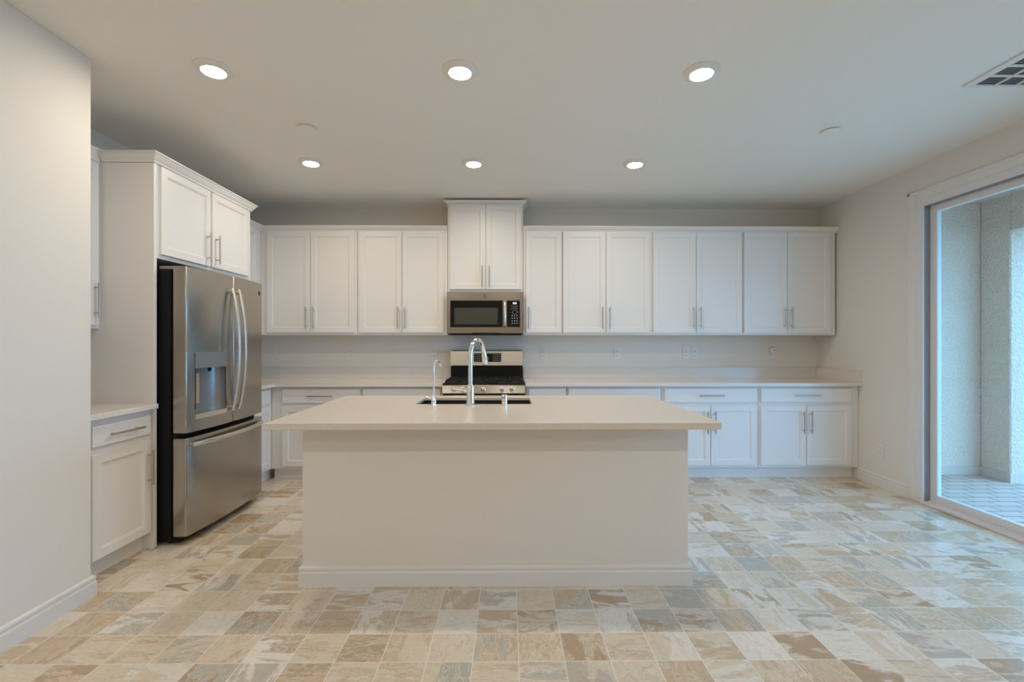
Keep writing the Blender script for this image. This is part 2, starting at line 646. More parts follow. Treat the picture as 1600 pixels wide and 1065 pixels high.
def add_drawer(root, x0, x1, z0, z1, yf, handle=True):
    b = B()
    box(b, x0, x1, yf - T, yf, z0, z1, 0.003, 2)
    d = obj('drawer', b, M_CAB, root)
    if handle:
        bar_pull('handle', d, (x0 + x1) / 2, (z0 + z1) / 2, 0.235, False, yf - T)
    return d


def upper_cabinet(label, loc, rz, width, depth, z0, z1, doors, group='white wall cabinets'):
    """local frame: x along the wall, -y out of the wall, z from the floor"""
    r = thing('wall_cabinet', label, 'cabinet', loc, rz, group)
    b = B()
    box(b, 0.0015, width - 0.0005, -depth, -0.002, z0, z1, 0.0015)
    obj('body', b, M_CAB, r)
    for x0, x1, za, zb, hx, hz in doors:
        add_door(r, x0, x1, za, zb, -depth, hx, hz)
    return r


def base_cabinet(label, loc, rz, width, depth, doors, drawers, fill_left=0.0, fill_right=0.0, group='white base cabinets', top=0.884):
    r = thing('base_cabinet', label, 'cabinet', loc, rz, group)
    b = B()
    box(b, 0.0015, width - 0.0015, -depth, -0.002, 0.107, top - 0.0005, 0.0015)
    obj('body', b, M_CAB, r)
    b = B()
    box(b, 0.0003, width - 0.0003, -depth + 0.056, -0.02, 0, 0.107)
    obj('toe_kick', b, M_CAB, r)
    for x0, x1, z0, z1, h in drawers:
        add_drawer(r, x0, x1, z0, z1, -depth, h)
    for x0, x1, za, zb, hx, hz in doors:
        add_door(r, x0, x1, za, zb, -depth, hx, hz)
    return r


UD = 0.311                       # wall cabinet carcass depth
BD = 0.596                       # base cabinet carcass depth
UZ0, UZ1 = 1.372, 2.44
DZ0, DZ1 = 1.395, 2.411
HZ = 1.544


def pair(xa, xm, xb, x_org, z0, z1, hz):
    g = 0.0028
    return [(xa - x_org, xm - g - x_org, z0, z1, xm - 0.036 - x_org, hz), (xm + g - x_org, xb - x_org, z0, z1, xm + 0.036 - x_org, hz)]


def up(x0, x1, doors, label):
    return upper_cabinet(label, (x0, D, 0), 0, x1 - x0, UD, UZ0, UZ1, doors)


up(-2.479, -1.5125, pair(-2.41, -1.974, -1.535, -2.479, DZ0, DZ1, HZ), 'white two-door wall cabinet on the back wall nearest the fridge')
up(-1.5115, -0.6045, pair(-1.488, -1.060, -0.644, -1.5115, DZ0, DZ1, HZ), 'white two-door wall cabinet just left of the microwave')
up(0.1565, 0.5505, [(0.186 - 0.1565, 0.541 - 0.1565, DZ0, DZ1, 0.212 - 0.1565, HZ)], 'narrow white single-door wall cabinet just right of the microwave')
up(0.5515, 1.4645, pair(0.562, 0.992, 1.435, 0.5515, DZ0, DZ1, HZ), 'white two-door wall cabinet next to the narrow single-door one')
up(1.4655, 2.3815, pair(1.473, 1.906, 2.371, 1.4655, DZ0, DZ1, HZ), 'white two-door wall cabinet second from the right wall')
up(2.3825, 3.328, pair(2.393, 2.832, 3.271, 2.3825, DZ0, DZ1, HZ), 'white two-door wall cabinet at the right end of the back wall row')
# the tall one over the microwave, with its own crown
r = upper_cabinet('taller white two-door cabinet above the microwave reaching towards the ceiling', (-0.603, D, 0), 0, 0.758, UD + 0.004, 1.808, 2.70,
                  pair(-0.580, -0.219, 0.138, -0.603, 1.830, 2.682, 1.957))
CROWN = lambda z0, z1, o: [(0, z0), (0.006, z0), (0.008, z0 + 0.012), (o * 0.42, z0 + (z1 - z0) * 0.36), (o * 0.78, z1 - 0.016), (o * 0.84, z1 - 0.011),
                           (o, z1 - 0.009), (o, z1), (0, z1)]
b = B()
sweep(b, [(0, -0.001), (0, -UD - 0.004), (0.758, -UD - 0.004), (0.758, -0.001)][::-1][::-1], CROWN(2.682, 2.722, 0.040))
obj('crown_moulding', b, M_CAB, r)

# left wall, beyond the fridge
upper_cabinet('white wall cabinet on the left wall in the corner beyond the fridge', (XL, 4.006, 0), PI / 2, D - 4.006, UD + 0.02, UZ0, UZ1,
              [(0.03, 0.555, DZ0, DZ1, 0.07, HZ)])
b = B(); sweep(b, [(XL + UD + 0.021, 4.014), (XL + UD + 0.021, D - UD), (-0.605, D - UD)], CROWN(2.412, 2.463, 0.046))
tag(obj('crown_moulding', b, M_CAB), 'white crown moulding on the wall cabinets between fridge and microwave', 'moulding', 'crown mouldings')
b = B(); sweep(b, [(0.1575, D - UD), (3.345, D - UD)], CROWN(2.412, 2.463, 0.046))
tag(obj('crown_moulding', b, M_CAB), 'white crown moulding on the wall cabinets right of the microwave', 'moulding', 'crown mouldings')

# cabinet over the fridge and its side panels
PX = -2.225
FY0, FY1 = 2.911, 4.003
for y0, y1, lab in ((2.911, 2.935, 'tall white side panel between the fridge and the cabinet niche'),
                    (3.978, 4.003, 'tall white side panel on the far side of the fridge')):
    r = thing('fridge_side_panel', lab, 'panel', (XL, y0, 0), 0, 'panels beside the fridge')
    b = B(); box(b, 0.001, PX - XL, 0, y1 - y0, 0, 2.431 if y0 < 3 else 1.834, 0.0015); obj('panel', b, M_CAB, r)
r = upper_cabinet('white two-door cabinet above the stainless fridge', (XL, 2.936, 0), PI / 2, FY1 - 2.936, -XL + PX - 0.006, 1.835, 2.45,
                  [(2.958 - 2.936, 3.444 - 2.936, 1.862, 2.424, 3.405 - 2.936, 2.0), (3.464 - 2.936, 3.955 - 2.936, 1.862, 2.424, 3.507 - 2.936, 2.0)])
b = B()
sweep(b, [(XL + 0.262, FY0), (PX, FY0), (PX, FY1), (XL + 0.38, FY1)], CROWN(2.432, 2.492, 0.040))
tag(obj('crown_moulding', b, M_CAB), 'white crown moulding wrapped round the cabinet above the fridge', 'moulding', 'crown mouldings')

# niche left of the fridge
NY0 = YN + 0.004
r = upper_cabinet('white wall cabinet in the niche left of the fridge, half hidden by the wall', (XL, NY0, 0), PI / 2, 2.9105 - NY0, 0.242, 1.385, 2.44,
                  [(0.10, 0.522, 1.405, 2.415, 0.488, 1.56)])
b = B(); sweep(b, [(0, -0.242), (2.9105 - NY0, -0.242)], CROWN(2.425, 2.502, 0.030)); obj('crown_moulding', b, M_CAB, r)
base_cabinet('white base cabinet with one drawer and one door in the niche left of the fridge', (XL, NY0, 0), PI / 2, 2.9105 - NY0, 0.566,
             [(0.115, 0.521, 0.118, 0.690, 0.494, 0.525)], [(0.115, 0.521, 0.730, 0.845, True)])
b = B(); box(b, XL + 0.001, -2.195, NY0, 2.9105, 0.884, 0.914, 0.003, 2)
r = tag(obj('countertop', b, M_QUARTZ_PALE), 'short quartz countertop in the niche left of the fridge', 'countertop', 'quartz countertops')

# base cabinets on the back wall


def basec(x0, x1, doors, drawers, label):
    return base_cabinet(label, (x0, D, 0), 0, x1 - x0, BD, [(a - x0, c - x0, z0, z1, None if hx is None else hx - x0, hz) for a, c, z0, z1, hx, hz in doors],
                        [(a - x0, c - x0, z0, z1, h) for a, c, z0, z1, h in drawers])


BZ0, BZ1, RZ0, RZ1, BHZ = 0.134, 0.698, 0.729, 0.861, 0.543


def bpair(a, m, c):
    return [(a, m - 0.0028, BZ0, BZ1, m - 0.036, BHZ), (m + 0.0028, c, BZ0, BZ1, m + 0.036, BHZ)]


basec(-2.224, -1.3745, bpair(-2.118, -1.752, -1.387), [(-2.118, -1.387, RZ0, RZ1, True)], 'white base cabinet on the back wall nearest the fridge corner')
basec(-1.3735, -0.612, bpair(-1.360, -0.997, -0.633), [(-1.360, -0.633, RZ0, RZ1, True)], 'white base cabinet directly left of the range, mostly behind the island')
basec(0.170, 0.5620, [(0.199, 0.544, BZ0, BZ1, 0.235, BHZ)], [(0.199, 0.544, RZ0, RZ1, True)], 'narrow white base cabinet directly right of the range')
basec(0.5630, 1.4610, bpair(0.580, 1.008, 1.436), [(0.580, 1.436, RZ0, RZ1, True)], 'white base cabinet behind the right half of the island')
basec(1.4620, 2.3840, bpair(1.487, 1.925, 2.363), [(1.487, 2.363, RZ0, RZ1, True)], 'white base cabinet partly covered by the right tip of the island top')
basec(2.3850, 3.349, bpair(2.406, 2.8385, 3.271), [(2.406, 3.271, RZ0, RZ1, True)], 'white base cabinet in full view at the right wall')
base_cabinet('white base cabinet on the left wall in the corner beyond the fridge', (XL, 4.006, 0), PI / 2, D - 4.006, 0.583,
             [(0.02, 0.300, BZ0, BZ1, None, None)], [(0.02, 0.300, RZ0, RZ1, False)])

# back countertops with their low backsplash
CF = D - 0.645
SPL = 1.026
poly = [(XL + 0.001, 4.005), (-2.172, 4.005), (-2.172, CF), (-0.608, CF), (-0.608, D - 0.001), (XL + 0.001, D - 0.001)]
b = B(); prism(b, poly, 0.884, 0.914, 0.002)
r = tag(obj('countertop', b, M_QUARTZ_PALE), 'quartz countertop running from the fridge corner to the range', 'countertop', 'quartz countertops')
b = B()
box(b, XL + 0.001, XL + 0.020, 4.005, D - 0.001, 0.914, SPL, 0.0015)
box(b, XL + 0.020, -0.608, D - 0.020, D - 0.001, 0.914, SPL, 0.0015)
obj('backsplash', b, M_QUARTZ_PALE, r)
b = B(); box(b, 0.168, XR - 0.001, CF, D - 0.001, 0.884, 0.914, 0.002)
r = tag(obj('countertop', b, M_QUARTZ_PALE), 'long quartz countertop from the range to the right wall', 'countertop', 'quartz countertops')
b = B()
box(b, 0.168, XR - 0.020, D - 0.020, D - 0.001, 0.914, SPL, 0.0015)
box(b, XR - 0.020, XR - 0.001, CF + 0.004, D - 0.001, 0.914, SPL, 0.0015)
obj('backsplash', b, M_QUARTZ_PALE, r)

# ------------------------------------------------------------------- island
IX0, IX1, IY0, IY1 = -1.096, 0.974, 2.462, 3.30
r = thing('kitchen_island', 'large kitchen island with plain painted front and white baseboard', 'kitchen island', (0, 0, 0))
b = B()
box(b, IX0, IX1, IY0, IY0 + 0.12, 0, 0.8935, 0.004, 2)
box(b, IX0, IX0 + 0.04, IY0 + 0.12, IY1, 0, 0.8935)
box(b, IX1 - 0.04, IX1, IY0 + 0.12, IY1, 0, 0.8935)
box(b, IX0 + 0.04, IX1 - 0.04, IY1 - 0.04, IY1 - 0.02, 0.10, 0.8935)
obj('body', b, M_WALL, r)
b = B(); sweep(b, [(IX0, IY1), (IX0, IY0), (IX1, IY0), (IX1, IY1)], BB); obj('baseboard', b, M_TRIM, r)

TX0, TX1, TY0, TY1, TZ0, TZ1 = -1.162, 1.030, 2.199, 3.331, 0.8795, 0.914
HX0, HX1, HY0, HY1 = -0.578, 0.150, 2.868, 3.222
b = B()
def rect(x0, x1, y0, y1, z):
    return [b.verts.new(p) for p in ((x0, y0, z), (x1, y0, z), (x1, y1, z), (x0, y1, z))]
c_ = 0.003
ZS = TZ1 - 0.020                      # the slab is thin; a built-up apron makes the thick edge
rings = [rect(HX0, HX1, HY0, HY1, ZS), rect(HX0, HX1, HY0, HY1, TZ1 - c_), rect(HX0 - c_, HX1 + c_, HY0 - c_, HY1 + c_, TZ1),
         rect(TX0 + c_, TX1 - c_, TY0 + c_, TY1 - c_, TZ1), rect(TX0, TX1, TY0, TY1, TZ1 - c_), rect(TX0, TX1, TY0, TY1, TZ0 + c_),
         rect(TX0 + c_, TX1 - c_, TY0 + c_, TY1 - c_, TZ0), rect(TX0 + 0.04, TX1 - 0.04, TY0 + 0.04, TY1 - 0.02, TZ0),
         rect(TX0 + 0.04, TX1 - 0.04, TY0 + 0.04, TY1 - 0.02, ZS)]
for p, q in zip(rings, rings[1:] + rings[:1]):
    for k in range(4):
        j = (k + 1) % 4
        b.faces.new((p[k], p[j], q[j], q[k]))
tag(obj('countertop', b, M_QUARTZ), 'big quartz island top with overhang and sink cutout', 'countertop', 'quartz countertops')

# undermount sink
r = thing('kitchen_sink', 'undermount stainless sink set into the island top', 'sink', ((HX0 + HX1) / 2, (HY0 + HY1) / 2, 0.66))
b = B()
hw, hd = (HX1 - HX0) / 2 + 0.004, (HY1 - HY0) / 2 + 0.004
zt = ZS - 0.001 - 0.66
def rr(hw, hd, rad, z, n=5):
    out = []
    for cx, cy, a0 in ((hw - rad, hd - rad, 0), (-hw + rad, hd - rad, PI / 2), (-hw + rad, -hd + rad, PI), (hw - rad, -hd + rad, 1.5 * PI)):
        for k in range(n + 1):
            a = a0 + PI / 2 * k / n
            out.append(b.verts.new((cx + rad * math.cos(a), cy + rad * math.sin(a), z)))
    return out
L = [rr(hw + 0.02, hd + 0.02, 0.03, zt), rr(hw, hd, 0.02, zt), rr(hw, hd, 0.02, 0.03), rr(hw - 0.02, hd - 0.02, 0.03, 0.004), rr(0.05, 0.05, 0.049, 0.0)]
for p, q in zip(L, L[1:]):
    for k in range(len(p)):
        j = (k + 1) % len(p)
        b.faces.new((p[k], p[j], q[j], q[k]))
b.faces.new(L[-1])
obj('basin', b, M_SINK, r, smooth=40)
b = B(); lathe(b, [(0, 0.006), (0.03, 0.006), (0.042, 0.004), (0.046, 0.001)]); obj('drain', b, M_CHROME, r, smooth=40)

# main faucet
r = thing('kitchen_faucet', 'tall chrome gooseneck faucet with side lever at the middle of the sink', 'faucet', (-0.226, 2.795, TZ1))
b = B(); lathe(b, [(0, 0), (0.031, 0), (0.031, 0.006), (0.026, 0.012), (0.024, 0.02), (0.0235, 0.118), (0.021, 0.124), (0.016, 0.128), (0, 0.128)]); obj('base', b, M_CHROME, r, smooth=40)
b = B()
pts = [(0, 0, 0.12 + 0.03 * k) for k in range(7)]
dx, dy = 0.074, 0.16
zs = 0.30
R_ = 0.100
for k in range(1, 13):
    a = PI * 0.94 * k / 12
    s = (1 - math.cos(a)) / 2
    pts.append((dx * s * 1.0, dy * s, zs + R_ * math.sin(a)))
tube(b, pts, 0.0135)
obj('spout', b, M_CHROME, r, smooth=60)
b = B()
e = Vector(pts[-1]); dd = (Vector(pts[-1]) - Vector(pts[-2])).normalized()
tube(b, [e - dd * 0.002, e + dd * 0.008, e + dd * 0.012, e + dd * 0.055, e + dd * 0.075, e + dd * 0.08], [0.0145, 0.0155, 0.0165, 0.018, 0.0195, 0.017])
cyl(b, e + dd * 0.04 + Vector((0.012, -0.010, 0)), e + dd * 0.04 + Vector((0.022, -0.016, 0)), 0.006)
obj('spray_head', b, M_CHROME, r, smooth=50)
b = B()
cyl(b, (-0.018, 0, 0.095), (-0.038, 0, 0.097), 0.016, 0.014)
tube(b, [(-0.036, 0, 0.097), (-0.06, 0, 0.099), (-0.10, 0.0, 0.103), (-0.112, 0, 0.104)], [0.010, 0.0085, 0.0075, 0.005])
obj('lever', b, M_CHROME, r, smooth=50)
# small filtered-water faucet
r = thing('water_faucet', 'slim chrome filtered-water faucet left of the main faucet', 'faucet', (-0.452, 2.815, TZ1))
b = B(); lathe(b, [(0, 0), (0.021, 0), (0.021, 0.004), (0.0155, 0.010), (0.015, 0.048), (0.010, 0.054), (0, 0.054)]); obj('base', b, M_CHROME, r, smooth=40)
b = B()
pts = [(0, 0, 0.045 + 0.035 * k) for k in range(6)]
for k in range(1, 11):
    a = PI * 0.92 * k / 10
    s = (1 - math.cos(a)) / 2
    pts.append((0.030 * s, 0.09 * s, 0.222 + 0.05 * math.sin(a)))
tube(b, pts, 0.0062)
obj('spout', b, M_CHROME, r, smooth=60)
b = B(); tube(b, [(-0.006, 0, 0.040), (-0.022, 0, 0.043), (-0.045, 0, 0.052)], [0.006, 0.0045, 0.003]); obj('lever', b, M_CHROME, r, smooth=50)
# air gap cap
r = thing('air_gap', 'short chrome air gap cap standing right of the main faucet', 'air gap', (-0.020, 2.815, TZ1))
b = B(); lathe(b, [(0, 0), (0.024, 0), (0.024, 0.004), (0.0185, 0.007), (0.0185, 0.060), (0.016, 0.066), (0, 0.068)]); obj('cap', b, M_CHROME, r, smooth=40)
b = B(); box(b, -0.010, 0.004, -0.0195, -0.012, 0.046, 0.052); obj('slot', b, M_SLOT, r)

# -------------------------------------------------------------------- range
RX0, RX1 = -0.603, 0.163
RW = RX1 - RX0
r = thing('gas_range', 'stainless gas range with black cooktop against the back wall', 'range', (RX0, D, 0))
RD = 0.655
b = B()
box(b, 0.003, RW - 0.003, -RD + 0.02, -0.03, 0.08, 0.895)
obj('body', b, M_BLACK, r)
b = B(); box(b, 0.0, RW, -RD - 0.02, -RD + 0.02, 0.25, 0.81, 0.006, 2); od = obj('oven_door', b, M_STEEL_H, r)
b = B(); box(b, 0.12, RW - 0.12, -RD - 0.024, -RD - 0.018, 0.40, 0.68, 0.004); obj('window', b, M_BGLASS, od)
b = B()
cyl(b, (0.06, -RD - 0.065, 0.755), (RW - 0.06, -RD - 0.065, 0.755), 0.012)
for x in (0.09, RW - 0.09):
    cyl(b, (x, -RD - 0.065, 0.755), (x, -RD - 0.018, 0.755), 0.009)
obj('handle', b, M_STEEL_E, od, smooth=40)
b = B(); box(b, 0.0, RW, -RD - 0.015, -RD + 0.02, 0.085, 0.243, 0.006, 2); obj('drawer', b, M_STEEL_H, r)
# sloped control panel
b = B()
poly = [(-RD + 0.02, 0.818), (-RD - 0.040, 0.822), (-RD - 0.046, 0.830), (-RD - 0.030, 0.897), (-RD - 0.024, 0.903), (-RD + 0.02, 0.903)]
va = [b.verts.new((0.0, y, z)) for y, z in poly]
vb = [b.verts.new((RW, y, z)) for y, z in poly]
b.faces.new(va); b.faces.new(list(reversed(vb)))
for k in range(len(poly)):
    j = (k + 1) % len(poly)
    b.faces.new((va[k], va[j], vb[j], vb[k]))
obj('control_panel', b, M_STEEL_D, r)
b = B(); box(b, 0.002, RW - 0.002, -RD - 0.03, -RD + 0.02, 0.810, 0.819); obj('shadow_strip', b, M_BLACK, r)
for x in (-0.497, -0.415, -0.225, -0.050, 0.040):
    b = B()
    lathe(b, [(0, 0.034), (0.014, 0.034), (0.017, 0.031), (0.0185, 0.012), (0.024, 0.008), (0.025, 0.0), (0, 0.0)], x - RX0, -RD - 0.036, 0.862, 24, 'y')
    k = obj('knob', b, M_STEEL_E, r, smooth=35)
    b = B(); box(b, x - RX0 - 0.003, x - RX0 + 0.003, -RD - 0.074, -RD - 0.069, 0.850, 0.876, 0.001); obj('pointer', b, M_STEEL_E, k)
# cooktop, grates, burners
b = B()
poly = [(0.0, -RD - 0.022), (RW, -RD - 0.022), (RW, -0.07), (0.0, -0.07)]
prism(b, poly, 0.895, 0.917, 0.006)
obj('cooktop', b, M_BLACK, r, smooth=40)
for gx0, gx1 in ((0.022, 0.262), (0.268, 0.498), (0.504, RW - 0.022)):
    b = B()
    ya, yb = -RD + 0.015, -0.10
    z0, z1 = 0.935, 0.947
    for y in (ya, yb, (ya + yb) / 2):
        box(b, gx0, gx1, y - 0.006, y + 0.006, z0, z1, 0.002)
    for x in (gx0 + 0.006, gx1 - 0.006):
        box(b, x - 0.006, x + 0.006, ya, yb, z0, z1, 0.002)
    cx = (gx0 + gx1) / 2
    for cy in (ya + (yb - ya) * 0.26, ya + (yb - ya) * 0.76):
        box(b, cx - 0.005, cx + 0.005, cy - 0.10, cy - 0.03, z0, z1)
        box(b, cx - 0.005, cx + 0.005, cy + 0.03, cy + 0.10, z0, z1)
        box(b, gx0, cx - 0.03, cy - 0.005, cy + 0.005, z0, z1)
        box(b, cx + 0.03, gx1, cy - 0.005, cy + 0.005, z0, z1)
    for x in (gx0 + 0.006, gx1 - 0.006):
        for y in (ya, yb):
            box(b, x - 0.007, x + 0.007, y - 0.007, y + 0.007, 0.916, z0 + 0.002)
    obj('grate', b, M_IRON, r)
for x, y in ((0.142, -0.51), (0.142, -0.22), (0.383, -0.365), (RW - 0.142, -0.51), (RW - 0.142, -0.22)):
    b = B(); lathe(b, [(0, 0.012), (0.028, 0.012), (0.032, 0.008), (0.032, 0.004), (0.045, 0.002), (0.047, 0)], x, y, 0.917); obj('burner', b, M_IRON, r, smooth=40)
# backguard
b = B(); box(b, 0.004, RW - 0.004, -0.085, -0.022, 0.895, 1.055, 0.003); obj('backguard_base', b, M_BLACK, r)
b = B()
poly = [(-0.022, 1.05), (-0.100, 1.05), (-0.104, 1.056), (-0.092, 1.205), (-0.084, 1.214), (-0.022, 1.214)]
va = [b.verts.new((0.002, y, z)) for y, z in poly]
vb = [b.verts.new((RW - 0.006, y, z)) for y, z in poly]
b.faces.new(va); b.faces.new(list(reversed(vb)))
for k in range(len(poly)):
    j = (k + 1) % len(poly)
    b.faces.new((va[k], va[j], vb[j], vb[k]))
bk = obj('backguard', b, M_STEEL_H, r)
b = B(); box(b, 0.236, 0.548, -0.1035, -0.093, 1.080, 1.196, 0.003); obj('display_frame', b, M_STEEL_E, bk)
b = B(); box(b, 0.248, 0.536, -0.1055, -0.100, 1.092, 1.184, 0.003); obj('display', b, M_BGLASS, bk)
for xa, xb in ((0.262, 0.368), (0.446, 0.524)):
    b = B(); box(b, xa, xb, -0.1062, -0.1050, 1.100, 1.176); obj('key_field', b, M_KEYS, bk)

# ---------------------------------------------------------------- microwave
MW = 0.752
r = thing('microwave', 'stainless over-the-range microwave under the tall cabinet', 'microwave', (-0.600, D, 1.374))
MH = 1.800 - 1.374
MD = 0.375
b = B(); box(b, 0.004, MW - 0.004, -MD, -0.002, 0.012, MH, 0.003); obj('body', b, M_STEEL_D, r)
b = B(); box(b, 0.01, MW - 0.01, -MD + 0.005, -0.02, 0.0, 0.012); obj('vent_base', b, M_BLACK, r)
b = B()
poly = [(0.0, -MD), (0.0, -MD - 0.022), (0.004, -MD - 0.027), (MW - 0.004, -MD - 0.027), (MW, -MD - 0.022), (MW, -MD)]
prism(b, poly, 0.014, MH - 0.004, 0.0008)
fr = obj('front', b, M_STEEL_D, r)
yf = -MD - 0.027
z = lambda v: v - 1.374
b = B(); box(b, 0.034, 0.552, yf - 0.003, yf + 0.002, z(1.448), z(1.712), 0.003); dr = obj('door_glass', b, M_BGLASS, r)
b = B(); box(b, 0.075, 0.502, yf - 0.0045, yf - 0.002, z(1.476), z(1.638), 0.001); obj('window', b, M_WINDOW, dr)
b = B(); box(b, 0.594, 0.722, yf - 0.003, yf + 0.002, z(1.450), z(1.712), 0.003); cp = obj('control_panel', b, M_BGLASS, r)
b = B(); box(b, 0.652, 0.690, yf - 0.0042, yf - 0.002, z(1.676), z(1.694)); obj('display', b, M_SCREEN, cp)
b = B()
for i in range(4):
    for j in range(3):
        if (i, j) in ((0, 1),):
            continue
        box(b, 0.634 + i * 0.018, 0.643 + i * 0.018, yf - 0.0042, yf - 0.002, z(1.655 - j * 0.014), z(1.658 - j * 0.014))
for i in range(3):
    for j in range(4):
        box(b, 0.642 + i * 0.024, 0.650 + i * 0.024, yf - 0.0042, yf - 0.002, z(1.556 - j * 0.025), z(1.566 - j * 0.025))
for k in range(12):
    a = 2 * PI * k / 12
    x0, z0_ = 0.672 + 0.026 * math.cos(a), z(1.596) + 0.018 * math.sin(a)
    box(b, x0 - 0.003, x0 + 0.003, yf - 0.0042, yf - 0.002, z0_ - 0.002, z0_ + 0.002)
obj('keypad_print', b, M_MARK, cp)
b = B()
tube(b, [(0.573, yf - 0.004, z(1.705)), (0.573, yf - 0.030, z(1.695)), (0.573, yf - 0.038, z(1.66)), (0.573, yf - 0.040, z(1.58)), (0.573, yf - 0.038, z(1.50)),
         (0.573, yf - 0.030, z(1.462)), (0.573, yf - 0.004, z(1.452))], 0.0125)
obj('handle', b, M_STEEL_E, r, smooth=60)
b = B()
n_ = 16
arc = [(0.242 + 0.29 * k / n_, 0.014 - 0.0, 0) for k in range(n_ + 1)]
vt = [b.verts.new((x, yf - 0.002, z(1.394) - 0.0)) for x, _, _ in arc]
vo = [b.verts.new((x, yf - 0.002, z(1.394) - 0.020 * math.sin(PI * k / n_) ** 0.5)) for k, (x, _, _) in enumerate(arc)]
vt2 = [b.verts.new((x, yf + 0.03, z(1.394))) for x, _, _ in arc]
vo2 = [b.verts.new((x, yf + 0.03, z(1.394) - 0.020 * math.sin(PI * k / n_) ** 0.5)) for k, (x, _, _) in enumerate(arc)]
for k in range(n_):
    b.faces.new((vt[k], vt[k + 1], vo[k + 1], vo[k]))
    b.faces.new((vt2[k], vo2[k], vo2[k + 1], vt2[k + 1]))
    b.faces.new((vo[k], vo[k + 1], vo2[k + 1], vo2[k]))
    b.faces.new((vt[k], vt2[k], vt2[k + 1], vt[k + 1]))
bmesh.ops.remove_doubles(b, verts=b.verts, dist=1e-5)
obj('pocket_lip', b, M_BLACK, r)


def badge(parent, cx, cz, y, rad, name='badge'):
    """round emblem: a ring with a curly monogram inside"""
    b = B()
    n = 28
    for (r0, r1) in ((rad * 0.84, rad),):
        ring = []
        for rr_, yy in ((r0, y), (r1, y), (r1, y - 0.002), (r0, y - 0.002)):
            ring.append([b.verts.new((cx + rr_ * math.cos(2 * PI * k / n), yy, cz + rr_ * math.sin(2 * PI * k / n))) for k in range(n)])
        for p, q in zip(ring, ring[1:] + ring[:1]):
            for k in range(n):
                j = (k + 1) % n
                b.faces.new((p[k], p[j], q[j], q[k]))
    # two looped letters
    g = [(-0.02, 0.30), (-0.16, 0.46), (-0.36, 0.40), (-0.44, 0.12), (-0.34, -0.14), (-0.14, -0.10), (-0.06, 0.10), (-0.06, -0.20), (-0.18, -0.46), (-0.36, -0.42)]
    e_ = [(0.44, 0.26), (0.34, 0.46), (0.18, 0.40), (0.14, 0.18), (0.30, 0.06), (0.12, 0.0), (0.08, -0.22), (0.20, -0.42), (0.40, -0.34), (0.50, -0.16)]
    for path in (g, e_):
        tube(b, [(cx + a * rad, y - 0.001, cz + c * rad) for a, c in path], rad * 0.06, 6)
    for k in range(4):
        a0 = PI / 4 + k * PI / 2
        tube(b, [(cx + rad * 0.70 * math.cos(a0 + t), y - 0.001, cz + rad * 0.70 * math.sin(a0 + t)) for t in (-0.5, -0.2, 0.2, 0.5)], rad * 0.05, 6)
    return obj(name, b, M_BADGE, parent)


badge(r, 0.375, z(1.752), yf, 0.016)

# -------------------------------------------------------------------- fridge
# local x runs along the wall (world +y), local -y faces the room (world +x)
FX = -2.785
r = thing('refrigerator', 'tall stainless french-door fridge with ice dispenser and bottom freezer', 'refrigerator', (FX, 2.947, 0), PI / 2)
FWD = 0.905
E0 = 2.05 + FX            # front plane at the door edges, as local y (negative)
E0 = -(FX * -1 - 2.05)
BOW = 0.028
BACK = -(FX * -1 - 2.130)


def front_y(x):
    t = (x - FWD / 2) / (FWD / 2)
    return E0 - BOW * (1 - t * t)


def panel_poly(xa, xb, round_a=True, round_b=True):
    pts = [(xa, BACK)]
    rad = 0.010
    if round_a:
        for k in range(5):
            a = PI / 2 * k / 4
            pts.append((xa + rad - rad * math.cos(a), front_y(xa + rad) + rad - rad * math.sin(a)))
    else:
        pts.append((xa, front_y(xa)))
    n = 14
    x0 = xa + (rad if round_a else 0)
    x1 = xb - (rad if round_b else 0)
    for k in range(1, n):
        x = x0 + (x1 - x0) * k / n
        pts.append((x, front_y(x)))
    if round_b:
        for k in range(5):
            a = PI / 2 * k / 4
            pts.append((xb - rad + rad * math.sin(a), front_y(xb - rad) + rad - rad * math.cos(a)))
    else:
        pts.append((xb, front_y(xb)))
    pts.append((xb, BACK))
    return pts


b = B(); box(b, 0.008, FWD - 0.008, BACK + 0.022, -0.01, 0.03, 1.765, 0.004); obj('body', b, M_BLACK, r)
b = B(); box(b, 0.02, FWD - 0.02, BACK + 0.004, BACK + 0.024, 0.09, 1.75); obj('gasket', b, M_BLACK, r)
b = B(); box(b, 0.03, FWD - 0.03, BACK - 0.02, BACK + 0.03, 0.012, 0.060); obj('kick_grille', b, M_BLACK, r)
for x in (0.06, FWD - 0.06):
    b = B(); cyl(b, (x, BACK + 0.05, 0), (x, BACK + 0.05, 0.031), 0.018); obj('foot', b, M_BLACK, r, smooth=40)
for x in (0.012, FWD - 0.092):
    b = B(); box(b, x, x + 0.08, BACK - 0.035, BACK + 0.10, 1.766, 1.788, 0.004); obj('hinge_cover', b, M_DISP, r)
SPLIT = 0.458
FZ0, FZ1 = 0.718, 1.785
DX0, DX1, DZa, DZb, DZc = 0.072, 0.372, 0.800, 1.128, 1.232
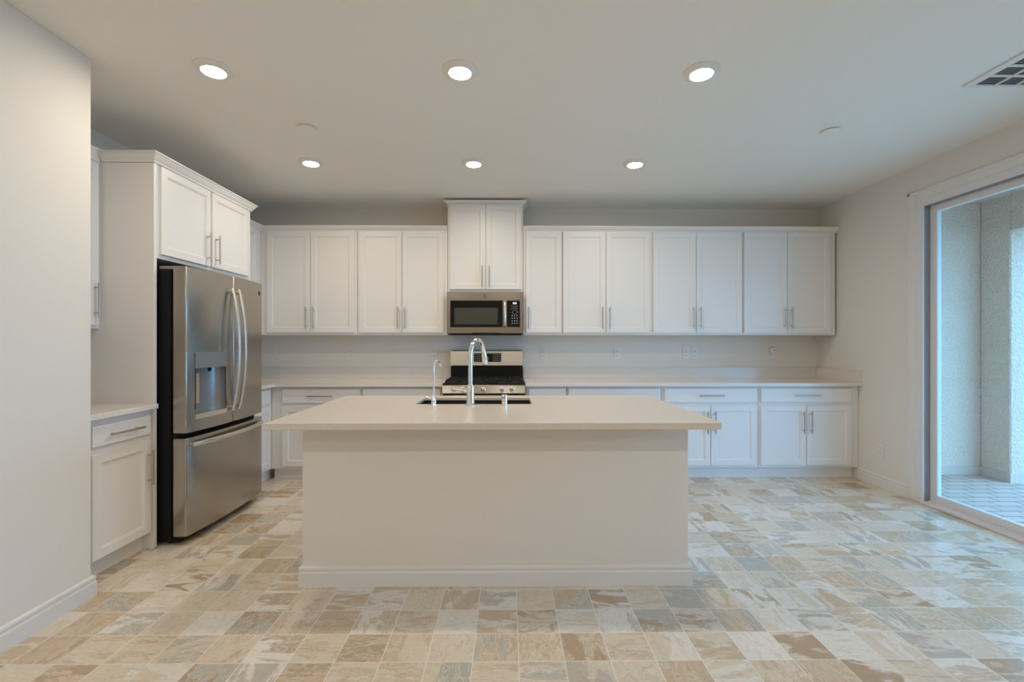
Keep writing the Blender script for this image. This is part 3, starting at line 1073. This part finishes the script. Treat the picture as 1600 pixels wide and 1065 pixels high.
# left door, built round the dispenser opening
b = B()
prism(b, panel_poly(0.0, SPLIT - 0.003), DZc, FZ1, 0.004)
prism(b, panel_poly(0.0, SPLIT - 0.003), FZ0, DZa, 0.004)
prism(b, panel_poly(0.0, DX0, True, False), DZa - 0.004, DZc + 0.004)
prism(b, panel_poly(DX1, SPLIT - 0.003, False, True), DZa - 0.004, DZc + 0.004)
dl = obj('door', b, M_STEEL_V, r, smooth=30)
b = B(); prism(b, panel_poly(SPLIT + 0.003, FWD), FZ0, FZ1, 0.004); drr = obj('door', b, M_STEEL_V, r, smooth=30)
b = B(); prism(b, panel_poly(0.0, FWD), 0.058, 0.684, 0.005); fz = obj('freezer_drawer', b, M_STEEL_V, r, smooth=30)
b = B(); box(b, 0.01, FWD - 0.01, BACK - 0.02, BACK + 0.004, 0.680, 0.722); obj('gap_strip', b, M_BLACK, r)
# dispenser
yb_ = BACK - 0.004
b = B()
poly = [(DX0, front_y(DX0) - 0.004)]
poly = [(DX0, yb_)] + [(DX0 + (DX1 - DX0) * k / 8, front_y(DX0 + (DX1 - DX0) * k / 8) - 0.006) for k in range(9)] + [(DX1, yb_)]
prism(b, poly, DZb, DZc, 0.002)
ds = obj('dispenser', b, M_DISP, dl)
ds['label'] = 'blue grey water and ice dispenser'
b = B()
n = 16
va, vb = [], []
for k in range(n + 1):
    a = PI * k / n
    x = (DX0 + DX1) / 2 - (DX1 - DX0) / 2 * math.cos(a)
    y = front_y(x) + 0.01 + (yb_ - front_y(x) - 0.016) * math.sin(a) ** 0.7
    va.append(b.verts.new((x, y, DZa + 0.01)))
    vb.append(b.verts.new((x, y, DZb)))
for k in range(n):
    b.faces.new((va[k], va[k + 1], vb[k + 1], vb[k]))
obj('dispenser_cavity', b, M_DISP, dl, smooth=60)
b = B()
poly = [(DX0, yb_)] + [(DX0 + (DX1 - DX0) * k / 8, front_y(DX0 + (DX1 - DX0) * k / 8) - 0.008) for k in range(9)] + [(DX1, yb_)]
prism(b, poly, DZa - 0.004, DZa + 0.028, 0.002)
obj('drip_tray', b, M_STEEL_E, dl)
b = B(); box(b, DX0 + 0.012, DX0 + 0.06, front_y(0.1) + 0.012, front_y(0.1) + 0.022, 0.895, 1.10, 0.004); obj('paddle', b, M_STEEL_H, dl)
b = B(); box(b, DX0 + 0.002, DX0 + 0.012, front_y(0.08) + 0.002, yb_, 0.86, DZb); obj('cavity_edge', b, M_BLACK, dl)
b = B(); cyl(b, (0.245, front_y(0.24) + 0.03, DZb - 0.028), (0.245, front_y(0.24) + 0.03, DZb + 0.002), 0.010, 0.014); obj('nozzle', b, M_BLACK, dl, smooth=40)


def flat_bar(bm, pts, hw, ht, axis):
    """bar of flattened section along pts; axis is the width direction"""
    ax = Vector(axis)
    rings = []
    for i, p in enumerate(pts):
        p = Vector(p)
        d = (Vector(pts[min(i + 1, len(pts) - 1)]) - Vector(pts[max(i - 1, 0)])).normalized()
        nn = d.cross(ax).normalized()
        ring = []
        for k in range(12):
            t = 2 * PI * k / 12
            c, s = math.cos(t), math.sin(t)
            c = math.copysign(abs(c) ** 0.6, c)
            s = math.copysign(abs(s) ** 0.6, s)
            ring.append(bm.verts.new(p + ax * c * hw + nn * s * ht))
        rings.append(ring)
    for a_, q in zip(rings, rings[1:]):
        for k in range(12):
            j = (k + 1) % 12
            bm.faces.new((a_[k], a_[j], q[j], q[k]))
    bm.faces.new(list(reversed(rings[0])))
    bm.faces.new(rings[-1])


for par, x in ((dl, SPLIT - 0.040), (drr, SPLIT + 0.040)):
    b = B()
    pts = []
    y0 = front_y(x)
    for k in range(21):
        t = k / 20
        pts.append((x, y0 - 0.018 - 0.052 * math.sin(PI * t) ** 0.8, 0.805 + (1.690 - 0.805) * t))
    flat_bar(b, pts, 0.013, 0.009, (1, 0, 0))
    for zz in (0.825, 1.670):
        box(b, x - 0.011, x + 0.011, y0 - 0.026, y0 + 0.001, zz - 0.014, zz + 0.014, 0.003)
    obj('handle', b, M_STEEL_E, par, smooth=50)
b = B()
pts = []
for k in range(21):
    t = k / 20
    x = 0.035 + (FWD - 0.07) * t
    pts.append((x, E0 - 0.018 - 0.050 * math.sin(PI * t) ** 0.7, 0.640))
flat_bar(b, pts, 0.015, 0.009, (0, 0, 1))
for x in (0.05, FWD - 0.05):
    box(b, x - 0.014, x + 0.014, E0 - 0.026, E0 + 0.004, 0.630, 0.650, 0.003)
obj('handle', b, M_STEEL_E, fz, smooth=50)
badge(drr, FWD - 0.055, 1.700, front_y(FWD - 0.055) - 0.0005, 0.017)

# ------------------------------------------------------------------ ceiling
def downlight(loc, label, group='recessed ceiling lights', lens=M_LENS):
    r = thing('ceiling_light', label, 'ceiling light', loc, 0, group)
    b = B(); lathe(b, [(0.095, 0.0), (0.0945, -0.004), (0.090, -0.007), (0.078, -0.011), (0.064, -0.017), (0.059, -0.018), (0.058, -0.014)], seg=40)
    obj('trim_ring', b, M_PLATE, r, smooth=40)
    b = B(); lathe(b, [(0.058, -0.0145), (0.042, -0.0160), (0.02, -0.0168), (0, -0.0170)], seg=40)
    obj('lens', b, lens, r, smooth=40)
    return r


ROW1, ROW2 = 2.441, 3.695
spots = [(-1.553, ROW1, 'recessed light with white trim, front row, at the left end'), (-0.252, ROW1, 'recessed light with white trim, middle of the front row'),
         (1.035, ROW1, 'recessed light with white trim, front row, nearest the ceiling vent'), (-1.575, ROW2, 'recessed light of the back row, nearest the fridge'),
         (-0.273, ROW2, 'recessed light of the back row in front of the microwave cabinet'), (1.028, ROW2, 'recessed light of the back row, at its right end')]
first = None
for x, y, lab in spots:
    if first is None:
        first = downlight((x, y, ZC), lab)
    else:
        dup(first, (x, y, ZC), lab)
first = None
for x in (-1.3, 0.0, 1.6):  # unseen lamps added behind the viewpoint as front fill
    for y in (-0.7, -2.4):
        lab = 'added unseen fill light behind the viewpoint'
        if first is None:
            first = downlight((x, y, ZC), lab, 'added fill lights behind the viewpoint', M_LENS_FILL)
        else:
            dup(first, (x, y, ZC), lab)

cov = None
for x, y, lab in ((-1.351, 3.10, 'flat round sprinkler cover on the ceiling left, before a back row light'), (2.206, 3.11, 'flat round sprinkler cover on the ceiling towards the patio door')):
    if cov is None:
        cov = thing('sprinkler_cover', lab, 'sprinkler cover', (x, y, ZC), 0, 'sprinkler covers')
        b = B(); lathe(b, [(0.046, 0.0), (0.046, -0.006), (0.056, -0.006), (0.057, -0.008), (0.054, -0.011), (0, -0.012)], seg=36); obj('cover_plate', b, M_CEIL, cov, smooth=40)
    else:
        dup(cov, (x, y, ZC), lab)

# return-air grille
r = thing('ceiling_vent', 'large white ceiling air grille with grey louvred cells at the right edge', 'vent', (2.563, 1.50, ZC))
VW, VL = 0.56, 1.065
CX, CY = 0.128, 0.0915
b = B()
x0, x1, y0, y1 = 0.046, VW - 0.046 + 0.0, 0.042, VL - 0.022
box(b, 0, x0, 0, VL, -0.010, -0.0005, 0.002)
box(b, x1, VW, 0, VL, -0.010, -0.0005, 0.002)
box(b, x0, x1, 0, y0, -0.010, -0.0005, 0.002)
box(b, x0, x1, y1, VL, -0.010, -0.0005, 0.002)
obj('frame', b, M_PLATE, r)
b = B(); box(b, x0, x1, y0, y1, -0.0015, -0.0005); obj('duct', b, M_DUCT, r)
b = B()
nx = int(round((x1 - x0) / CX))
ny = int(round((y1 - y0) / CY))
for i in range(1, nx):
    x = x0 + (x1 - x0) * i / nx
    box(b, x - 0.006, x + 0.006, y0, y1, -0.010, -0.002)
for j in range(1, ny):
    y = y0 + (y1 - y0) * j / ny
    box(b, x0, x1, y - 0.006, y + 0.006, -0.0098, -0.002)
obj('grid', b, M_PLATE, r)
b = B()
for i in range(nx):
    for j in range(ny):
        xa, xb = x0 + (x1 - x0) * i / nx + 0.006, x0 + (x1 - x0) * (i + 1) / nx - 0.006
        ya = y0 + (y1 - y0) * j / ny
        for k in range(5):
            yy = ya + 0.010 + k * 0.0165
            v = [b.verts.new(p) for p in ((xa, yy, -0.008), (xb, yy, -0.008), (xb, yy + 0.009, -0.002), (xa, yy + 0.009, -0.002),
                                          (xa, yy + 0.0012, -0.008), (xb, yy + 0.0012, -0.008), (xb, yy + 0.0102, -0.002), (xa, yy + 0.0102, -0.002))]
            for f in ((0, 1, 2, 3), (7, 6, 5, 4), (0, 4, 5, 1), (3, 2, 6, 7), (0, 3, 7, 4), (1, 5, 6, 2)):
                b.faces.new([v[q] for q in f])
lv = obj('louvres', b, M_LOUVRE, r)

# ------------------------------------------------------------ outlet plates
def outlet(loc, rz, label, kind='outlet'):
    r = thing('wall_outlet' if kind == 'outlet' else 'wall_switch', label, 'outlet' if kind == 'outlet' else 'switch', loc, rz, 'outlets and switches')
    b = B(); box(b, -0.036, 0.036, -0.006, -0.0005, -0.058, 0.058, 0.003, 2); obj('cover_plate', b, M_PLATE, r)
    if kind == 'outlet':
        for s in (-0.022, 0.022):
            b = B(); box(b, -0.017, 0.017, -0.0085, -0.005, s - 0.015, s + 0.015, 0.003, 2); so = obj('socket', b, M_PLATE, r)
            b = B()
            box(b, -0.009, -0.006, -0.009, -0.008, s - 0.004, s + 0.006)
            box(b, 0.006, 0.009, -0.009, -0.008, s - 0.004, s + 0.006)
            cyl(b, (0, -0.008, s - 0.009), (0, -0.009, s - 0.009), 0.0025, seg=8)
            obj('slots', b, M_SLOT, so)
    else:
        b = B(); box(b, -0.016, 0.016, -0.0085, -0.005, -0.033, 0.033, 0.002); obj('rocker', b, M_PLATE, r)
    return r


outlet((-2.497, D, 1.184), 0, 'white outlet on the back wall nearest the fridge')
outlet((-1.683, D, 1.184), 0, 'white outlet on the back wall between fridge corner and range')
outlet((-0.792, D, 1.180), 0, 'white outlet on the back wall behind the slim water faucet')
outlet((0.386, D, 1.180), 0, 'white outlet on the back wall just right of the range')
outlet((1.181, D, 1.180), 0, 'white outlet on the back wall under the cabinet right of the narrow one')
outlet((1.927, D, 1.180), 0, 'left plate of the close pair on the back wall')
outlet((2.024, D, 1.180), 0, 'right plate of the close pair on the back wall')
outlet((XR, 4.083, 0.333), PI * 1.5, 'white outlet low on the right wall above the baseboard')
r = thing('plug_in_detector', 'small round white device plugged in on the back wall near the right corner', 'detector', (2.863, D, 1.195))
b = B(); box(b, -0.034, 0.034, -0.006, -0.0005, -0.070, 0.045, 0.003, 2); obj('cover_plate', b, M_PLATE, r)
b = B(); lathe(b, [(0.036, 0.005), (0.036, 0.020), (0.030, 0.030), (0.018, 0.034), (0, 0.035)], 0, 0, 0.018, 28, 'y'); hd_ = obj('housing', b, M_PLATE, r, smooth=40)
b = B(); cyl(b, (0.004, -0.034, 0.018), (0.004, -0.0365, 0.018), 0.006, seg=14); obj('sensor', b, M_SLOT, hd_)
b = B(); cyl(b, (-0.010, -0.030, -0.008), (-0.018, -0.012, -0.040), 0.010, 0.008, 12); obj('plug', b, M_PLATE, r, smooth=40)
